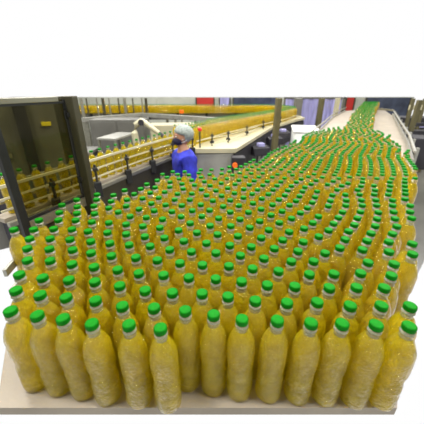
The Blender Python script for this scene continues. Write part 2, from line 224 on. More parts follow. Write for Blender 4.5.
POS = [(a / 1000, b / 1000) for a, b in zip(*[iter([-115,455,454,461,381,464,-195,465,305,471,-283,473,232,475,154,480,75,485,-354,487,4,497,-427,497,-499,509,-68,510,-148,520,426,528,499,528,-229,530,352,531,270,542,194,542,-305,546,116,547,-381,560,44,560,-458,571,-29,572,-105,579,-535,584,-185,588,400,596,474,597,326,598,-260,604,233,605,156,609,-336,622,82,625,-411,633,9,635,-68,643,-493,644,529,649,-142,650,-574,656,286,659,366,661,-216,663,444,664,198,672,-289,680,126,684,-365,694,53,696,-27,704,-442,707,571,709,-103,712,496,719,326,722,253,724,-518,728,-178,728,-596,730,169,743,-249,747,92,758,-329,758,666,768,379,772,12,772,-407,776,-67,781,594,782,291,786,-479,790,-142,793,517,795,-556,799,-633,800,214,800,444,804,140,814,-215,815,-291,823,63,825,709,830,-364,835,-21,837,638,845,331,847,-437,850,-99,852,560,854,259,858,-517,862,484,865,-671,867,-596,871,-173,875,183,876,395,883,-251,886,100,888,-327,900,22,903,687,904,606,912,-56,913,-400,916,297,919,-476,923,528,923,451,930,-128,933,-772,938,224,938,-549,940,-697,941,-623,946,363,949,-205,951,146,953,735,964,-277,964,73,967,655,971,-8,974,575,979,-349,982,493,990,276,996,-87,996,-422,998,416,999,-495,1004,200,1016,-567,1019,-726,1021,-641,1024,-207,1032,120,1032,773,1032,698,1034,338,1036,846,1039,31,1039,620,1043,-281,1045,539,1047,-134,1054,-45,1058,-353,1060,456,1060,259,1070,-518,1083,389,1091,-598,1091,-677,1099,82,1101,-420,1101,739,1102,161,1104,663,1105,583,1106,885,1107,812,1107,-181,1110,316,1116,-261,1118,-91,1120,-10,1122,226,1137,-334,1139,436,1149,-475,1152,-630,1163,-555,1168,50,1170,545,1173,-401,1175,-141,1175,852,1175,127,1177,628,1178,930,1178,779,1178,706,1180,366,1180,-709,1180,-221,1182,284,1188,-56,1189,-291,1205,195,1209,483,1214,-494,1229,412,1238,5,1239,580,1240,91,1244,662,1245,888,1245,738,1246,-672,1247,811,1248,-187,1252,-424,1252,329,1252,-573,1254,-108,1254,963,1257,-348,1267,248,1268,-267,1279,158,1279,523,1285,448,1302,48,1307,372,1311,-508,1312,620,1313,-31,1315,916,1319,-600,1321,694,1323,840,1326,-406,1326,767,1327,1008,1329,293,1331,209,1335,-179,1335,-104,1335,115,1344,-326,1349,-254,1361,561,1370,483,1372,-475,1384,20,1384,409,1387,883,1391,959,1391,1047,1395,681,1395,789,1397,334,1398,-60,1400,250,1401,170,1404,-395,1409,-155,1409,86,1421,-315,1434,520,1435,-233,1440,448,1458,1089,1459,734,1461,844,1461,1007,1463,-8,1463,921,1464,373,1466,289,1470,-101,1473,212,1481,662,1485,-375,1487,134,1488,567,1491,-175,1497,53,1508,789,1509,1131,1525,886,1528,494,1528,-247,1529,1049,1533,409,1536,-44,1536,329,1544,717,1545,249,1552,-328,1560,625,1561,-124,1562,165,1566,540,1585,1171,1587,-200,1588,17,1588,92,1588,920,1595,773,1595,1006,1595,1097,1595,1242,1600,444,1601,-277,1615,-68,1619,682,1619,373,1621,853,1622,209,1624,290,1625,599,1630,129,1661,510,1666,-147,1668,778,1670,931,1673,1007,1674,1084,1675,-15,1676,1160,1677,1237,1678,-219,1679,-316,1680,418,1681,654,1686,62,1696,254,1704,328,1705,-86,1710,181,1711,587,1733,740,1736,817,1737,893,1738,970,1740,510,1740,-258,1740,-180,1741,1046,1741,1123,1742,1199,1744,1276,1745,115,1746,-76,1788,-3,1788,240,1793,316,1795,394,1796,626,1800,470,1800,702,1801,551,1802,164,1802,778,1803,855,1804,69,1804,931,1805,1007,1807,1084,1808,1161,1809,1237,1811,1313,1812,1389,1813,279,1860,120,1860,357,1861,434,1864,511,1864,587,1866,663,1867,203,1867,739,1868,815,1869,891,1871,967,1872,1044,1873,1120,1875,1197,1876,1273,1877,1349,1879,1425,1880,320,1927,397,1928,472,1930,244,1931,547,1931,622,1932,698,1934,773,1935,849,1936,925,1938,1002,1939,1078,1940,1155,1942,1231,1943,1307,1944,1383,1946,1458,1947,358,1994,284,1995,433,1995,507,1997,581,1998,655,1999,730,2001,806,2002,882,2003,958,2005,1035,2006,1111,2007,1188,2009,1264,2010,1339,2011,1415,2013,1489,2014,320,2059,393,2061,466,2062,538,2063,612,2065,687,2066,762,2067,838,2069,914,2070,990,2071,1067,2073,1143,2074,1219,2075,1295,2077,1371,2078,1446,2080,1521,2081,425,2135,566,2122,637,2134,716,2136,802,2132,945,2133,1025,2134,1092,2135,1180,2136,1242,2139,1323,2140,1400,2153,1476,2142,1552,2151,454,2199,520,2195,683,2190,751,2193,826,2207,899,2209,975,2196,1046,2207,1123,2215,1210,2211,1276,2214,1434,2206,1519,2215,1600,2214,476,2271,558,2263,701,2263,787,2262,870,2261,939,2270,1007,2266,1091,2278,1159,2267,1252,2278,1400,2277,1480,2274,1627,2288,512,2323,600,2325,673,2325,748,2327,895,2340,972,2343,1059,2339,1129,2345,1201,2334,1291,2338,1366,2344,1445,2343,1527,2353,1602,2356,1682,2350,552,2401,631,2398,719,2389,787,2400,870,2401,944,2404,1020,2407,1090,2410,1172,2413,1244,2404,1332,2409,1408,2406,1493,2418,1569,2413,1647,2405,1740,2420,592,2460,672,2456,753,2461,911,2463,994,2461,1065,2473,1132,2480,1218,2464,1292,2478,1380,2478,1459,2477,1615,2489,1697,2476,652,2537,718,2527,810,2538,874,2526,947,2537,1041,2544,1118,2540,1183,2544,1265,2543,1336,2540,1419,2549,1490,2545,1580,2551,1655,2553,697,2594,766,2600,925,2598,994,2600,1074,2603,1161,2611,1226,2597,1309,2607,1388,2608,1457,2614,1554,2606,1706,2607,1782,2611,821,2673,900,2669,968,2667,1040,2668,1128,2679,1206,2671,1283,2680,1355,2682,1441,2683,1503,2674,1579,2669,1650,2679,1724,2682,1796,2674,781,2724,855,2731,941,2728,1009,2738,1082,2732,1245,2731,1328,2748,1398,2734,1621,2749,1689,2736,1760,2741,1839,2748,829,2805,896,2791,973,2799,1045,2799,1132,2805,1194,2803,1345,2798,1430,2803,1502,2813,1563,2815,1706,2807,1790,2812,1851,2823,924,2866,852,2864,1008,2867,1084,2866,1163,2869,1243,2877,1303,2872,1520,2867,1601,2878,1743,2881,1805,2880,1880,2878,960,2936,881,2925,1030,2931,1103,2938,1189,2936,1252,2927,1338,2932,1405,2939,1475,2937,1630,2942,1696,2948,1761,2953,1831,2955,981,2994,1051,3003,1135,2991,1217,3006,1276,3012,1364,3015,1423,3000,1507,3002,1566,3009,1652,3015,1711,3013,1877,3015,1783,3013,1013,3069,1081,3061,1153,3062,1231,3064,1306,3063,1383,3080,1457,3083,1517,3077,1597,3087,1750,3086,1838,3081,1935,3075,1024,3139,1105,3135,1251,3136,1335,3134,1483,3151,1549,3153,1790,3138,1891,3141,1990,3157,1051,3202,1133,3209,1210,3197,1369,3198,1594,3213,1667,3208,1760,3214,1861,3204,1949,3208,2040,3211,1093,3271,1167,3273,1247,3274,1311,3267,1402,3263,1480,3264,1548,3265,1641,3280,1735,3279,1823,3278,1919,3288,2006,3283,2084,3275,1131,3335,1203,3341,1276,3332,1361,3333,1443,3342,1533,3331,1615,3330,1711,3338,1785,3345,1971,3352,1892,3353,2049,3351,1182,3408,1259,3396,1332,3410,1492,3404,1573,3399,1681,3412,1921,3408,1849,3402,2075,3414,1232,3465,1297,3463,1393,3473,1459,3474,1561,3469,1812,3476,1650,3476,1878,3471,1729,3467,1952,3469,2025,3476,2110,3490,1288,3541,1364,3543,1689,3538,1757,3540,1433,3534,1535,3547,1608,3544,1830,3542,1900,3548,1988,3539,2058,3550,2123,3558,1638,3600,1569,3596,1721,3599,1340,3606,1494,3614,1784,3608,1408,3603,1864,3605,1927,3608,2013,3621,2071,3619,2140,3629,1536,3661,1607,3659,1684,3670,1460,3672,1749,3678,1813,3683,1896,3678,1956,3688,2033,3686,2106,3677,1557,3743,1630,3743,1704,3728,1486,3730,1849,3734,1992,3755,2129,3757,1581,3811,1718,3802,1805,3813,1879,3804,1946,3818,2018,3819,1673,3875,1602,3879,1742,3878,1826,3875,1900,3882,2138,3877,2040,3874,1959,3886,1694,3936,2017,3946,1765,3950,2112,3937,1913,3946,2212,3949,1877,4009,1985,4003,1794,4014,2079,4018,2181,4011,2262,4014,2226,4083,2035,4068,2139,4086,2185,4140,2252,4145,2000,4151,2338,4139,2068,4212,2148,4208,2212,4204,2277,4216,2092,4266,2161,4282,2238,4272,2299,4286,2113,4348,2243,4349,2323,4351,2393,4359,2117,4412,2187,4414,2266,4417,2346,4416,2422,4415,2150,4489,2460,4475,2226,4475,2375,4493,2341,4546,2169,4541,2433,4541,2516,4556,2203,4611,2298,4612,2392,4605,2487,4622,2584,4622,2261,4677,2357,4685,2540,4686,2641,4687,2323,4751,2431,4752,2517,4739,2676,4757,2607,4746,2556,4815,2635,4812,2474,4809,2394,4819,2702,4807,2436,4874,2591,4885,2671,4881,2737,4879,2537,4942,2692,4950,2483,5002,2566,5017,2636,5008,2695,5026,2771,5026,2504,5074,2569,5079,2641,5094,2800,5092,2522,5151,2600,5145,2675,5150,2737,5154,2821,5151,2541,5223,2860,5229,2621,5220,2773,5226,2691,5216,2900,5275,2814,5277,2729,5288,2663,5279,2586,5277,2945,5349,2631,5355,2858,5349,2792,5354,2712,5348,2668,5415,3004,5415,2917,5415,2833,5407,2755,5416,2738,5483,2907,5489,2824,5491,2968,5480,3046,5492,2712,5553,2879,5546,2948,5548,3028,5555,3110,5557,2842,5617,2760,5616,2931,5621,3002,5617,3081,5628,3160,5612,2896,5673,2959,5687,3038,5679,3125,5690,3204,5679,2930,5742,3084,5744,3155,5746,3232,5743,2882,5800,3109,5817,3176,5818,3256,5811,2907,5873,2968,5879,3049,5880,3127,5886,3210,5892,3287,5882,2930,5947,2988,5946,3068,5953,3153,5954,3226,5949,2943,6012,3023,6024,3093,6013,3171,6013,3247,6029,3329,6029,2963,6095,3041,6092,3106,6087,3185,6097,3341,6086,2990,6148,3138,6157,3211,6157,3289,6166,3363,6152,3029,6215,3094,6223,3181,6229,3328,6222,3417,6222,3144,6278,3220,6277,3291,6287,3457,6286,3112,6342,3192,6342,3264,6351,3429,6358,3349,6344,3513,6356,3394,6422,3472,6414,3231,6419,3321,6428,3553,6425,3454,6479,3382,6479,3217,6492,3612,6493,3425,6556,3516,6564,3354,6561,3587,6558,3272,6549,3672,6559,3716,6615,3485,6620,3567,6626,3634,6617,3392,6625,3319,6618,3606,6688,3525,6675,3441,6687,3680,6693,3357,6679,3747,6680,3408,6742,3473,6738,3547,6747,3624,6742,3701,6753,3778,6745,3502,6809,3577,6811,3643,6813,3731,6823,3794,6827,3448,6883,3600,6878,3672,6887,3747,6889,3820,6888,3458,6953,3604,6956,3681,6966,3819,6973,3496,7025,3560,7021,3643,7026,3697,7037,3777,7022,3848,7029,3518,7099,3582,7089,3901,7086,3822,7091,3660,7093,3702,7164,3783,7166,3550,7148,3627,7153,3872,7161,3975,7160,3585,7227,3659,7215,3740,7228,3849,7214,3933,7224,4032,7219,3631,7280,3709,7285,3813,7294,3898,7296,3994,7295,4092,7301,3783,7347,4045,7356,3869,7357,4116,7360,3962,7366,3918,7418,4000,7423,3849,7417,3756,7427,4080,7431,4145,7425,3880,7477,3959,7493,4018,7482,4166,7486,3825,7553,3901,7545,3978,7558,4056,7557,4118,7565,4202,7563,3924,7612,3987,7621,4067,7625,4138,7627,4205,7641,3878,7687,3943,7687,4008,7694,4084,7694,4160,7701,4234,7695,3901,7756,3975,7758,4034,7756,4189,7772,4111,7765,3917,7817,4161,7829,4001,7830,4349,7819,4077,7833,4025,7892,4130,7891,3954,7895,4212,7898,4327,7888,4407,7893,3987,7949,4094,7960,4193,7965,4454,7954,4277,7953,4382,7952,4344,8023,4054,8028,4412,8030,4146,8023,4496,8033,4299,8078,4219,8079,4359,8087,4129,8084,4438,8084,4516,8089,4180,8159,4241,8157,4321,8161,4396,8157,4538,8160,4270,8221,4332,8226,4408,8225,4489,8232,4561,8235,4211,8285,4277,8292,4352,8291,4434,8304,4509,8294,4572,8303,4230,8368,4379,8365,4454,8365,4602,8374,4523,8361,4261,8425,4654,8422,4565,8437,4401,8437,4484,8437,4442,8503,4358,8489,4529,8502,4716,8495,4313,8566,4412,8553,4499,8557,4596,8562,4683,8566,4769,8570,4377,8630,4469,8627,4565,8631,4664,8627,4736,8624,4442,8685,4529,8699,4617,8700,4789,8704,4872,8703,4719,8689,4665,8759,4746,8749,4497,8763,4819,8764,4590,8750,4628,8829,4550,8829,4708,8829,4776,8818,4857,8832,4927,8819,4586,8885,4646,8891,4731,8887,4808,8898,4877,8899,5017,8898,4948,8891,4591,8964,4663,8955,4753,8966,4818,8964,4893,8958,5037,8959,4955,8960,4624,9022,4768,9035,4836,9036,4908,9032,5048,9029,4979,9036,4719,9101,4783,9096,4850,9094,5076,9095,4929,9104,5009,9098,4655,9166,5122,9158,4744,9159,5049,9169,4803,9162,4953,9176,4890,9160,5161,9231,5074,9226,5001,9227,4933,9235,4844,9227,4688,9227,4778,9233,4723,9293,4819,9292,4889,9290,5050,9291,4967,9297,4781,9363,4874,9364,5185,9359,5259,9355,5111,9371,4946,9358,5031,9356,4835,9429,4925,9430,5001,9438,5234,9437,5078,9431,5315,9429,4902,9490,5057,9503,5127,9506,5222,9502,5284,9502,5371,9507,4959,9560,5031,9577,5106,9572,5178,9561,5267,9570,5339,9566,5415,9564,4991,9629,5146,9628,5239,9632,5307,9638,5384,9638,5466,9639,5030,9688,5123,9696,5189,9701,5270,9692,5348,9700,5419,9700,5072,9750,5148,9753,5229,9760,5306,9767,5365,9767,5444,9764,5524,9770,5094,9821,5174,9829,5248,9836,5322,9827,5395,9825,5471,9831,5554,9831,5118,9902,5269,9906,5344,9895,5423,9891,5499,9900,5562,9896,5138,9966,5203,9974,5284,9972,5365,9974,5447,9965,5510,9965,5579,9967,5153,10038,5229,10033,5314,10040,5377,10041,5458,10040,5523,10036,5179,10103,5266,10096,5341,10107,5402,10113,5490,10105,5563,10111,5636,10110,5210,10164,5281,10169,5369,10177,5669,10178,5443,10169,5605,10173,5510,10174,5252,10239,5325,10228,5475,10234,5557,10234,5638,10232,5730,10229,5297,10291,5378,10298,5441,10291,5538,10300,5615,10297,5686,10306,5784,10297,5348,10357,5423,10371,5661,10358,5847,10377,5398,10441,5481,10439,5558,10429,5645,10442,5718,10433,5806,10435,5908,10439,5616,10494,5695,10498,5529,10505,5452,10508,5780,10512,5952,10510,5872,10499,5835,10561,5748,10575,5902,10575,5675,10565,5588,10575,5499,10569,5715,10628,5622,10621,5781,10627,5550,10629,5853,10629,5924,10638,6002,10633,5586,10695,5665,10691,5733,10705,5798,10703,5883,10694,5947,10711,6019,10709,5613,10767,5687,10765,5826,10776,5892,10763,5979,10775,6036,10769,5629,10839,5697,10827,5851,10835,5910,10832,6053,10848,5653,10902,5726,10910,5802,10896,5935,10914,6012,10914,6086,10915,5677,10967,5743,10979,5819,10978,6053,10973,6152,10974,5898,10973,5964,10974,5697,11043,6015,11041,5936,11046,5778,11046,6121,11039,5854,11044,6211,11043,5805,11108,5893,11094,5985,11098,6079,11102,6173,11111,6268,11109,5767,11172,5855,11166,5942,11178,6054,11179,6317,11176,6135,11181,6225,11170,5833,11227,5921,11236,6194,11230,6021,11232,6267,11244,6115,11230,6349,11248,6079,11298,6144,11292,5885,11307,5986,11307,6232,11301,6292,11314,6364,11304,6037,11368,5953,11368,6099,11359,6178,11376,6238,11374,6316,11380,6391,11381,5981,11431,6063,11441,6119,11430,6206,11439,6279,11434,6335,11447,6405,11445,6013,11498,6075,11502,6147,11511,6226,11501,6300,11509,6372,11517,6427,11509,6021,11569,6098,11579,6175,11564,6240,11578,6554,11582,6461,11580,6381,11572,6052,11644,6116,11634,6197,11650,6426,11651,6534,11639,6628,11637,6305,11702,6142,11703,6404,11706,6490,11700,6219,11702,6602,11705,6675,11720,6260,11768,6103,11769,6177,11768,6369,11772,6473,11778,6567,11777,6644,11773,6723,11775,6148,11829,6329,11848,6423,11840,6516,11844,6602,11846,6683,11850,6747,11848,6206,11895,6298,11911,6393,11913,6487,11906,6568,11909,6637,11908,6716,11907,6779,11918,6266,11964,6371,11970,6434,11981,6521,11975,6584,11975,6655,11987,6733,11990,6799,11987])] * 2)]
ONES = ['', 'first', 'second', 'third', 'fourth', 'fifth', 'sixth', 'seventh', 'eighth', 'ninth', 'tenth', 'eleventh', 'twelfth', 'thirteenth', 'fourteenth', 'fifteenth', 'sixteenth', 'seventeenth', 'eighteenth', 'nineteenth']
ORD = ONES[1:] + [a + ('ieth' if k == 0 else 'y-' + ONES[k]) for a in ('twent', 'thirt', 'fort') for k in range(10)]
NI = 290
near = POS[:NI]
def rowof(p, rows):
    return None
FRONT = sorted([p for p in near if p[1] < .512]); FS = set(FRONT)
rest = [p for p in near if p not in FS]
def is_edge(p):
    for i in range(len(LEFT) - 1):
        a = Vector(LEFT[i]); b = Vector(LEFT[i + 1]); q = Vector(p); tt = max(0, min(1, (q - a).dot(b - a) / (b - a).length_squared))
        if (a + (b - a) * tt - q).length < .065: return True
    return False
for i, p in enumerate(FRONT):
    bottle(*p, DK, 'green-capped bottle of golden oil, %s from the left along the front edge' % (ORD[i] if i else 'leftmost'), 'oil bottles on the accumulation table')
edge = sorted([p for p in rest if is_edge(p)], key=lambda p: p[1]); ES = set(edge)
for i, p in enumerate(edge):
    bottle(*p, DK, 'green-capped oil bottle touching the left guide rail, %s from the near end' % (ORD[i] if i else 'nearest'), 'oil bottles on the accumulation table')
for p in rest:
    if p in ES: continue
    bottle(*p, DK, 'green-capped bottle of golden oil packed in the middle of the wide table', 'oil bottles on the accumulation table')
def mass(name, pts, z, label, lod):
    b = bmesh.new()
    for i, (x, y) in enumerate(pts):
        s = lod(y); c = (x, y, z); rt = random.random() * 6
        pb = PB if s > 10 else [PB[1], PB[6], PB[8], PB[11], PB[13], PB[14], PB[16]]
        pn = PN[:3] if s > 10 else [PN[0], PN[2]]
        lathe(b, pb, s, c, 0, rot=rt, bot=False, top=False); lathe(b, pn, s, c, 1, rot=rt, bot=False, top=False)
        lathe(b, [(.0150, .2505), (.0143, .2600)], s, c, 2, rot=rt, bot=False, top=False)
        lathe(b, [(.0148, .2630), (.0150, .2705), (.0138, .2742)], s, c, 3, rot=rt, bot=False)
    return tag(link(name, b, ['oil', 'neck', 'collar', 'cap']), label, 'bottles', kind='stuff')
mass('oil_bottles', POS[NI:], DK, 'dense far mass of green-capped oil bottles running back up the wide table', lambda y: 14 if y < 2.6 else 8)

# ---------------- enclosure with glass door at the left ----------------
A0 = Vector((-.85, 1.10)); A1 = Vector((-.715, 1.43)); dv = (A1 - A0).normalized(); ang = math.atan2(dv.y, dv.x)
t = thing('machine_enclosure', 'steel guard enclosure with a smoked glass door at the left', 'enclosure', (A1.x, A1.y, FL))
t2 = t.location
def E_(bm): bmesh.ops.translate(bm, vec=-t2, verts=bm.verts); return bm
bm = bmesh.new(); box(bm, (-.697, 1.44, (FL + 1.715) / 2), (.058, .05, 1.715 - FL), R(-8), .004); link('post', E_(bm), 'dsteel', t)['label'] = 'wide brushed steel post right of the glass door'
bm = bmesh.new(); box(bm, (A0.x, A0.y, (-.08 + 1.69) / 2), (.035, .022, 1.69 + .08), ang); link('post', E_(bm), 'black', t)['label'] = 'dark narrow post left of the glass door'
mid = (A0 + A1) / 2; L = (A1 - A0).length
bm = bmesh.new(); box(bm, (mid.x - .03, mid.y - .065, 1.703), (L + .05, .03, .022), ang, .002); link('top_beam', E_(bm), 'steel', t)
g = A0 + dv * (L * .5)
door = bmesh.new(); box(door, (g.x, g.y, 1.45), (L - .04, .006, .50), ang); dr = link('door', E_(door), 'glass', t); dr['label'] = 'smoked glass door pane'
bm = bmesh.new()
box(bm, (g.x, g.y, 1.688), (L, .02, .010), ang); box(bm, (g.x, g.y, 1.205), (L, .016, .014), ang)
q = A1 - dv * .01; box(bm, (q.x, q.y, 1.45), (.010, .02, .50), ang); fr = link('door_gasket', E_(bm), 'black', dr)
for z in (1.63, 1.30):
    bm = bmesh.new(); q = A1 + dv * .012; box(bm, (q.x + .002, q.y - .02, z), (.03, .02, .022), ang, .003); tube(bm, [(q.x - .01, q.y - .03, z - .02), (q.x - .01, q.y - .03, z + .02)], .006); link('hinge', E_(bm), 'black', dr)
bm = bmesh.new(); box(bm, (g.x, g.y, 1.17), (L - .02, .02, .05), ang); link('bottom_rail', E_(bm), 'steel', t)
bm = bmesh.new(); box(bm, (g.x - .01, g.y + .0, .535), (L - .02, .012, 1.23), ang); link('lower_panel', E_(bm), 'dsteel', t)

# ---------------- single-file line behind the glass and beyond ----------------
AP = [(-1.39, 1.60), (-1.36, 1.66), (-1.2, 2.02), (-.98, 2.58), (-.79, 3.02), (-.62, 3.38), (-.47, 3.66), (-.3, 3.9)]
t = thing('bottle_conveyor', 'narrow steel conveyor carrying a single file of oil bottles', 'conveyor')
bm = bmesh.new(); bar(bm, [(x, y, DK - .015) for x, y in AP], .11, .03); link('belt', bm, 'belt', t)
for d, z, m, w, h in ((.052, 1.185, 'cream', .014, .018), (.052, 1.105, 'cream', .01, .012), (.052, 1.03, 'cream', .01, .012), (-.052, 1.17, 'steel', .012, .016), (-.052, 1.05, 'steel', .012, .016)):
    bm = bmesh.new(); bar(bm, [(x, y, z) for x, y in offset(AP, d)], w, h); link('guide_rail', bm, m, t)
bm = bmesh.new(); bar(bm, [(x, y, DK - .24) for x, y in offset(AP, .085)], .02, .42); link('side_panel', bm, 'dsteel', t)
bm = bmesh.new(); bar(bm, [(x, y, DK - .035) for x, y in offset(AP, .09)], .035, .03); link('side_ledge', bm, 'steel', t)
for p in along(offset(AP, .1), .42, .35):
    bm = bmesh.new(); box(bm, (p.x, p.y, 1.06), (.016, .016, .2)); box(bm, (p.x, p.y, 1.12), (.04, .045, .03), .5, .004); box(bm, (p.x, p.y - .005, .94), (.06, .06, .14), .5, .006); link('rail_bracket', bm, 'black', t)
for p in along(AP, 1.1, .3):
    bm = bmesh.new(); tube(bm, [(p.x, p.y, FL), (p.x, p.y, DK - .4)], .03); box(bm, (p.x, p.y, DK - .26), (.06, .06, .45)); link('leg', bm, 'steel', t)
pts = along(AP, .107, .1)
for i, p in enumerate(pts):
    bottle(p.x, p.y, DK, 'upright oil bottle in the single-file line, %s from its left end' % (ORD[i] if i else 'first'), 'oil bottles in the single-file line')

# cross rail and cables between the line and the table
t = thing('pipe_rail', 'low steel pipe rail between the bottle line and the wide table', 'rail')
PR_ = [(-.98, 1.75), (-.82, 2.0), (-.62, 2.3), (-.25, 2.62), (.05, 2.8)]
for z, d in ((.80, 0), (.72, -.09)):
    bm = bmesh.new(); tube(bm, [(x, y, z) for x, y in offset(PR_, d)], .018); link('rail', bm, 'steel', t)
for p in along(PR_, .55, .1):
    bm = bmesh.new(); tube(bm, [(p.x, p.y, FL), (p.x, p.y, .79)], .014); link('post', bm, 'steel', t)
bm = bmesh.new(); tube(bm, [(-1.05, 2.2, FL + .02), (-.8, 2.45, FL + .03), (-.5, 2.8, FL + .02), (-.1, 2.95, FL + .02), (.5, 3.3, FL + .02)], .02)
tag(link('cable', bm, 'black'), 'black cable lying on the floor beneath the bottle line', 'cable')

# ---------------- wide curved conveyor (second mass of bottles) ----------------
NE = [(-.27, 3.96), (.13, 4.66), (.74, 5.58), (1.85, 7.17), (2.35, 8.1)]            # near edge of the bottles
FE = [(-.62, 4.3), (.02, 5.4), (.9, 6.84), (1.75, 8.3), (1.5, 9.3)]
t = thing('buffer_conveyor', 'cream-decked wide conveyor holding the second mass of yellow bottles', 'conveyor')
CR = [(-.42, 3.80), (.33, 3.82), (1.32, 6.2), (2.25, 7.65), (2.65, 8.2), (2.75, 9.8), (2.4, 10.3), (1.3, 9.4), (1.4, 8.2), (.75, 6.95), (-.1, 5.5), (-.72, 4.35)]
bm = bmesh.new(); slab(bm, CR, DK - .06, DK); link('deck', bm, 'cream', t)
SD = [(.33, 3.82), (1.32, 6.2), (2.25, 7.65), (2.65, 8.2)]
bm = bmesh.new(); bar(bm, [(x, y, DK - .3) for x, y in offset(SD, -.03)], .05, .44); link('side_panel', bm, 'dark', t)
bm = bmesh.new(); bar(bm, [(x, y, DK - .02) for x, y in offset(SD, .0)], .03, .05); link('edge_trim', bm, 'cream', t)
bm = bmesh.new(); box(bm, (-.03, 3.86, .66), (.66, .06, .5), 0, .01); link('end_panel', bm, 'bright', t)
for d, z in ((.10, 1.06),):
    bm = bmesh.new(); bar(bm, [(x, y, z) for x, y in offset(NE, .06)], .012, .014); link('guide_rail', bm, 'cream', t)
bm = bmesh.new(); tube(bm, [(.0, 3.95, 1.02), (.3, 4.35, 1.02), (.95, 5.7, 1.02)], .008); tube(bm, [(-.2, 4.0, 1.06), (.25, 4.5, 1.06), (.9, 5.6, 1.06)], .008); link('guide_rod', bm, 'cream', t)
for (x, y) in ((.25, 4.3), (.0, 4.05), (.62, 5.0), (1.05, 5.8), (1.6, 6.7)):
    bm = bmesh.new(); tube(bm, [(x, y, DK), (x, y, 1.16)], .011); box(bm, (x, y, 1.03), (.05, .05, .04), .4, .005); box(bm, (x, y, 1.12), (.04, .04, .03), .4, .005); link('rail_bracket', bm, 'black', t)
for (x, y) in ((-.3, 4.0), (.3, 4.2), (.9, 5.9), (1.9, 7.6), (2.5, 9.6)):
    bm = bmesh.new(); box(bm, (x, y, (FL + DK - .06) / 2), (.08, .08, DK - .06 - FL)); link('leg', bm, 'steel', t)
t = thing('control_box', 'dark control box with an orange button below the cream deck', 'control box', (.36, 3.70, .60))
bm = bmesh.new(); box(bm, (0, 0, .17), (.18, .16, .26), 0, .01); link('housing', bm, 'dark', t)
bm = bmesh.new(); tube(bm, [(-.05, -.08, .2), (-.05, -.115, .2)], .035, 14); link('button', bm, 'orange', t)
bm = bmesh.new(); box(bm, (0.05, 0, -.42), (.05, .05, .9)); link('stand', bm, 'dark', t)
for i, (p, lb) in enumerate((((.83, 4.7, .78), 'dark drive motor nearest the control box under the cream deck'), ((1.25, 5.55, .80), 'dark drive motor behind the olive post under the cream deck'), ((1.55, 6.15, .82), 'dark drive motor farthest along the cream deck'))):
    t = thing('drive_motor', lb, 'motor', (p[0], p[1], p[2]), .35, 'drive motors under the cream deck')
    bm = bmesh.new(); tube(bm, [(-.16, 0, 0), (.12, 0, 0)], .075, 14); box(bm, (0, 0, -.02), (.3, .16, .13), 0, .01); link('housing', bm, 'dark', t)
    bm = bmesh.new(); box(bm, (0, 0, .09), (.12, .1, .06), 0, .01); link('terminal_box', bm, 'lilac', t)
    bm = bmesh.new(); box(bm, (-.02, 0, -(p[2] - FL) / 2 - .04), (.05, .05, p[2] - FL - .08)); link('bracket', bm, 'steel', t)
def fillband(ne, fe, n, rows, jit=.006):
    out = []
    la = along(ne, .0755); 
    import bisect
    def samp(path, f):
        tot = sum((Vector(path[i + 1]) - Vector(path[i])).length for i in range(len(path) - 1)); d = f * tot; acc = 0
        for i in range(len(path) - 1):
            a = Vector(path[i]); b = Vector(path[i + 1]); L = (b - a).length
            if d <= acc + L + 1e-6: return a + (b - a) * ((d - acc) / L)
            acc += L
        return Vector(path[-1])
    N = len(la)
    for i in range(N):
        for r in range(rows):
            f = min(1, max(0, (i + (.5 if r % 2 else 0)) / N)); a = samp(ne, f); b = samp(fe, f); w = (b - a).length; k = int(w / .066)
            if r >= k: continue
            p = a + (b - a).normalized() * (r * .067); out.append((p.x, p.y))
    res = []
    for p in out:
        if all((p[0] - q[0]) ** 2 + (p[1] - q[1]) ** 2 > .0049 for q in res): res.append(p)
    return res
CP = [(2.35, 8.1), (2.5, 9.0), (2.2, 9.75), (1.5, 9.95), (-4.6, 9.95)]
band = fillband(NE, FE, 0, 8)
cpts = []
for r in range(5): cpts += [tuple(p) for p in along(offset(CP, -r * .068), .0755, (r % 2) * .038)]
for p in cpts:
    if all((p[0] - q[0]) ** 2 + (p[1] - q[1]) ** 2 > .0049 for q in band): band.append(p)
mass('oil_bottles', band, DK, 'distant yellow mass of oil bottles on the looping conveyors beyond the worker', lambda y: 10 if y < 6 else 7)

t = thing('rear_conveyor', 'straight rear conveyor carrying a band of yellow bottles across the hall', 'conveyor')
bm = bmesh.new(); box(bm, (-1.6, 10.1, DK - .03), (6.6, .55, .06)); link('belt', bm, 'belt', t)
bm = bmesh.new(); box(bm, (-1.6, 9.8, DK - .12), (6.6, .03, .2)); link('side_panel', bm, 'grey', t)
for z in (1.04,):
    bm = bmesh.new(); bar(bm, [(-4.8, 9.88, z), (1.6, 9.88, z)], .015, .02); link('guide_rail', bm, 'cream', t)
for k in range(7):
    x = -4.5 + k * .98
    bm = bmesh.new(); box(bm, (x, 10.0, (FL + DK - .06) / 2), (.08, .08, DK - .06 - FL)); link('leg', bm, 'steel', t)
    bm = bmesh.new(); box(bm, (x + .4, 9.78, .88), (.08, .08, .2), 0, .01); box(bm, (x + .4, 9.8, 1.04), (.03, .03, .2)); link('rail_bracket', bm, 'black', t)

# steel beam that bends in front of the rear conveyor
t = thing('cable_tray', 'long bent steel beam below the rear bottle conveyor', 'beam')
bm = bmesh.new(); bar(bm, [(-3.35, 7.4, 1.0), (-2.9, 8.0, 1.0), (-2.2, 8.9, 1.0), (-1.05, 8.2, 1.0), (.21, 7.35, 1.0), (.7, 7.2, 1.0)], .14, .1); link('beam', bm, 'bright', t)
for (x, y) in ((-3.3, 7.5), (-2.2, 8.9), (-1.05, 8.2), (.5, 7.25)):
    bm = bmesh.new(); box(bm, (x, y, (FL + .95) / 2), (.07, .07, .95 - FL)); link('leg', bm, 'steel', t)
